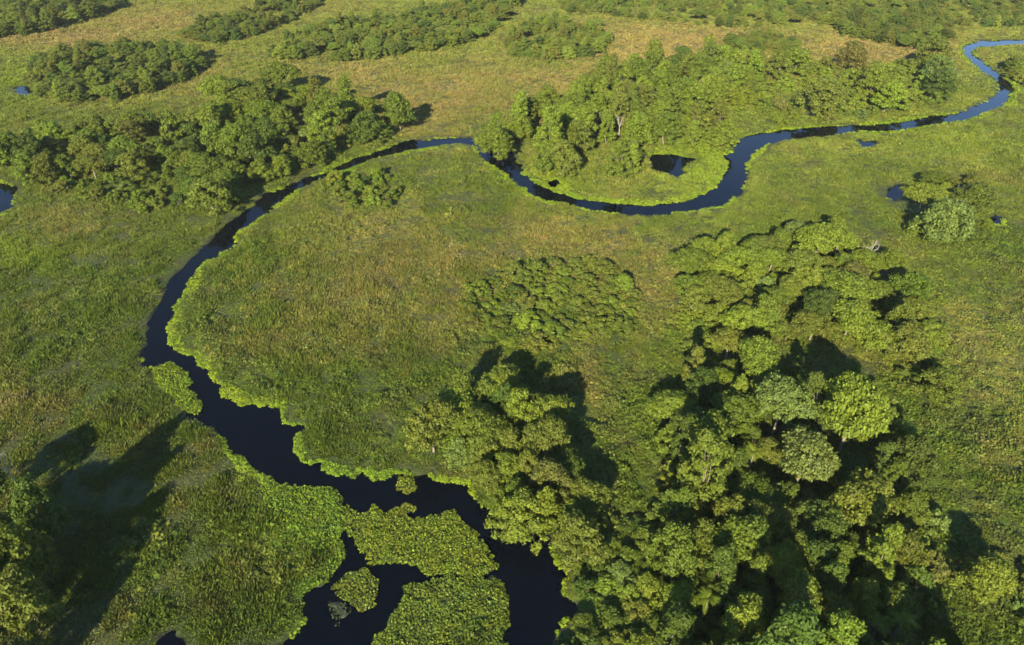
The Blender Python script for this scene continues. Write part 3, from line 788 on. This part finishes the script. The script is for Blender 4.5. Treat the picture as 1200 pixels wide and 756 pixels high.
# give every wood its few odd-coloured trees, the marks the other labels refer to
def mark_clumps():
    g = np.random.default_rng(8)
    for cl in CLUMPS:
        for kindset, word in ((('flat', 'round', 'tall'), 'tree'), (('bush',), 'shrub')):
            ps = [p for p in PLANTS if p['clump'] == cl and p['kind'] in kindset]
            if len(ps) < 6: continue
            used = {p['col'] for p in ps if p['col'] in MARKS}
            free = [p for p in ps if not p['name']]
            for c in MARKS:
                if c in used or len(free) < 3: continue
                p = free.pop(int(g.integers(len(free)))); p['col'] = c; p['name'] = c + ' ' + word
mark_clumps()
ORD = ['', 'second ', 'third ', 'fourth ', 'fifth ', 'sixth ', 'seventh ', 'eighth ', 'ninth ', 'tenth ', 'eleventh ', 'twelfth ']
def make_labels():
    seen = {}
    for p in PLANTS:
        ph, lo, hi = CLUMPS[p['clump']]
        if p['name']:
            nm = p['name']
            w = '' if WORD[p['kind']].split()[-1] in nm or 'tree' in nm or 'palm' in nm or 'shrub' in nm or 'snag' in nm else ' ' + WORD[p['kind']]
            c = '' if nm.startswith(p['col']) or p['kind'] == 'bare' else p['col'] + ' crowned '
            p['label'] = f"{c}{nm}{w} standing in the {ph}"
            if p['kind'] == 'palm': p['label'] = f"{nm} with arching fronds in the {ph}"
            continue
        marks = [q for q in PLANTS if q['clump'] == p['clump'] and q['name'] and q is not p] or [q for q in PLANTS if q['name'] and q is not p]
        q = min(marks, key=lambda q: (q['x'] - p['x']) ** 2 + (q['y'] - p['y']) ** 2)
        dx, dy = p['x'] - q['x'], p['y'] - q['y']
        d = math.hypot(dx, dy)
        if abs(dy) * 1.0 > abs(dx): way = 'beyond' if dy > 0 else 'in front of'
        else: way = f'on the {hi if dx > 0 else lo} side of'
        size = 'small ' if p['s'] < 0.8 else 'large ' if p['s'] > 1.15 else ''
        seen.setdefault((p['col'], size, p['kind'], way, q['name'], q['clump'], ph), []).append((d, p))
    for (c, size, kd, way, qn, qc, ph), lst in seen.items():
        lst.sort(key=lambda t: t[0])
        for k, (d, p) in enumerate(lst):
            p['label'] = f"{c} {size}{WORD[kd]}, {ORD[min(k, 11)]}{way} the {qn}, {ph}"
            if len(p['label'].split()) > 16: p['label'] = f"{c} {size}{WORD[kd]}, {ORD[min(k, 11)]}{way} {qn}, {ph}"
            if len(p['label'].split()) > 16: p['label'] = f"{c} {size}{WORD[kd].split()[-1]}, {ORD[min(k, 11)]}{way} {qn}, {ph}"
            if len(p['label'].split()) > 16: p['label'] = f"{c} {WORD[kd].split()[-1]}, {ORD[min(k, 11)]}{way} {qn}, {ph}"
make_labels()

def build_plants():
    protos = {}
    g = np.random.default_rng(77)
    for p in PLANTS:
        vs = FORMS[p['kind']]; k = int(g.integers(len(vs)))
        cn, tn = PARTS.get(p['kind'], ('crown', 'trunk'))
        key = (p['kind'], k)
        if key not in protos:
            root = bpy.data.objects.new(NAME[p['kind']], None)
            protos[key] = (root, bpy.data.objects.new(cn, vs[k][0]), bpy.data.objects.new(tn, vs[k][1])); objs = protos[key]
        else:
            objs = tuple(o.copy() for o in protos[key])
        root, cr, tr = objs
        COL.objects.link(root)
        for c in (cr, tr):
            COL.objects.link(c); c.parent = root
        root.empty_display_size = 0.5
        root.location = (p['x'], p['y'], 0.12)
        root.rotation_euler = (0, 0, g.random() * 6.283)
        root.scale = (p['s'], p['s'], p['s'] * p['hs'])
        c = np.array(COLOURS[p['col']]) * (0.97, 1.0, 0.85) * g.uniform(.85, 1.1) * (1 + g.normal(size=3) * .03)
        cr.color = (*c, 1)
        tag(root, p['label'], WORD[p['kind']].split()[-1], {'bush': 'shrubs of the ', 'palm': 'palms of the ', 'bare': 'leafless trees of the '}.get(p['kind'], 'trees of the ') + CLUMPS[p['clump']][0])
build_plants()

# ------------------------------------------------------------------ the far woods: one mass of copses too many to part
def far_wood():
    g = np.random.default_rng(404)
    areas = [  # outline, spacing, scale range, lightness
     ([(30,85),(60,60),(110,52),(180,50),(235,58),(236,74),(205,90),(150,108),(90,112),(45,105)], .62, .75, 1.15, 1.05),
     ([(-60,-20),(150,-20),(138,3),(100,18),(40,34),(-60,42)], .6, .9, 1.3, .95),
     ([(216,38),(245,20),(300,8),(330,-15),(380,-15),(368,3),(330,22),(290,38),(250,44)], .66, .7, 1.05, 1.0),
     ([(316,60),(345,42),(395,22),(470,18),(535,0),(560,-20),(620,-20),(595,15),(550,46),(480,56),(380,68)], .6, .75, 1.1, 1.15),
     ([(593,45),(615,28),(655,20),(700,28),(717,42),(700,56),(640,66),(602,58)], .62, .75, 1.1, 1.15),
     ([(650,-20),(1260,-20),(1260,20),(1200,26),(1130,24),(1000,14),(930,24),(860,26),(790,20),(720,14),(660,8)], .95, .5, 1.0, 1.2),
     ([(960,22),(1020,14),(1110,18),(1118,40),(1080,52),(1000,38)], .62, .7, 1.05, .95),
     ([(850,40),(900,34),(936,44),(930,58),(870,58)], .7, .5, .8, 1.1),
     ([(1168,72),(1260,68),(1260,112),(1212,94),(1192,84)], .62, .7, 1.0, 1.0),
     ([(690,82),(760,72),(830,60),(800,72),(740,84)], .7, .5, .8, 1.1),
    ]
    kinds = [(FORMS['round'][0], 4.4), (FORMS['round'][1], 4.4), (FORMS['round'][2], 4.4), (FORMS['flat'][0], 5.6), (FORMS['tall'][0], 3.5), (FORMS['tall'][1], 3.5)]
    src = []
    for k, (fm, r) in enumerate(kinds):
        v = []; f = []; off = 0
        me = fm[0].copy(); me.materials.clear(); me.materials.append(LEAF_FAR)
        src.append(bpy.data.objects.new('copse_tree.%03d' % k, me))
    pts = []; scl = []; tint = []; idx = []
    for poly_px, gap, s0, s1, li in areas:
        poly = np.array(ground_at([p[0] for p in poly_px], [p[1] for p in poly_px], 4.0))
        c = g.uniform(poly.min(0), poly.max(0), (6000, 2)); c = c[in_poly(c, poly)]
        c = c[water_sdf(c) > 4]
        c = c[noise(c[:, 0], c[:, 1], 16, 88) > 0.22]
        mine = np.zeros((0, 3))
        for x, y in c:
            k = int(g.integers(6)); s = g.uniform(s0, s1); r = kinds[k][1] * s
            if len(mine) and (((mine[:, 0] - x) ** 2 + (mine[:, 1] - y) ** 2) < (gap * (mine[:, 2] + r)) ** 2).any(): continue
            mine = np.vstack([mine, (x, y, r)])
            pts.append((x, y, 0.1)); scl.append((s, s, s * g.uniform(.5, .85))); idx.append(k)
            tint.append(np.array(COLOURS[P2[int(g.integers(6))]]) * li * g.uniform(.85, 1.15) * (1 + g.normal(size=3) * .05))
    scatter('far_wood', 'far copses of dark green trees scattered over the distant marsh', np.array(pts), np.array(scl), np.array(tint), np.array(idx), src)
far_wood()
kinds_n = {}
for p in PLANTS: kinds_n[p['kind']] = kinds_n.get(p['kind'], 0) + 1

# ------------------------------------------------------------------ the air: a thin even haze that pales the far marsh
def build_haze():
    m = bpy.data.materials.new('thin haze'); m.use_nodes = True
    nt = m.node_tree; nt.nodes.clear()
    v = nt.nodes.new('ShaderNodeVolumePrincipled')
    v.inputs['Color'].default_value = (0.92, 0.94, 0.86, 1); v.inputs['Density'].default_value = 0.00004; v.inputs['Anisotropy'].default_value = 0.0
    o = nt.nodes.new('ShaderNodeOutputMaterial'); nt.links.new(v.outputs[0], o.inputs['Volume'])
    V = [(x, y, z) for z in (-3, 104) for y in (-3200, 8200) for x in (-5200, 5200)]
    me = mesh_np('haze', V, [(0, 2, 3, 1), (4, 5, 7, 6), (0, 1, 5, 4), (2, 6, 7, 3), (0, 4, 6, 2), (1, 3, 7, 5)], m)
    tag(link('haze', me), 'thin pale haze over the whole marsh', kind='stuff')
build_haze()
print('plants', len(PLANTS), kinds_n)
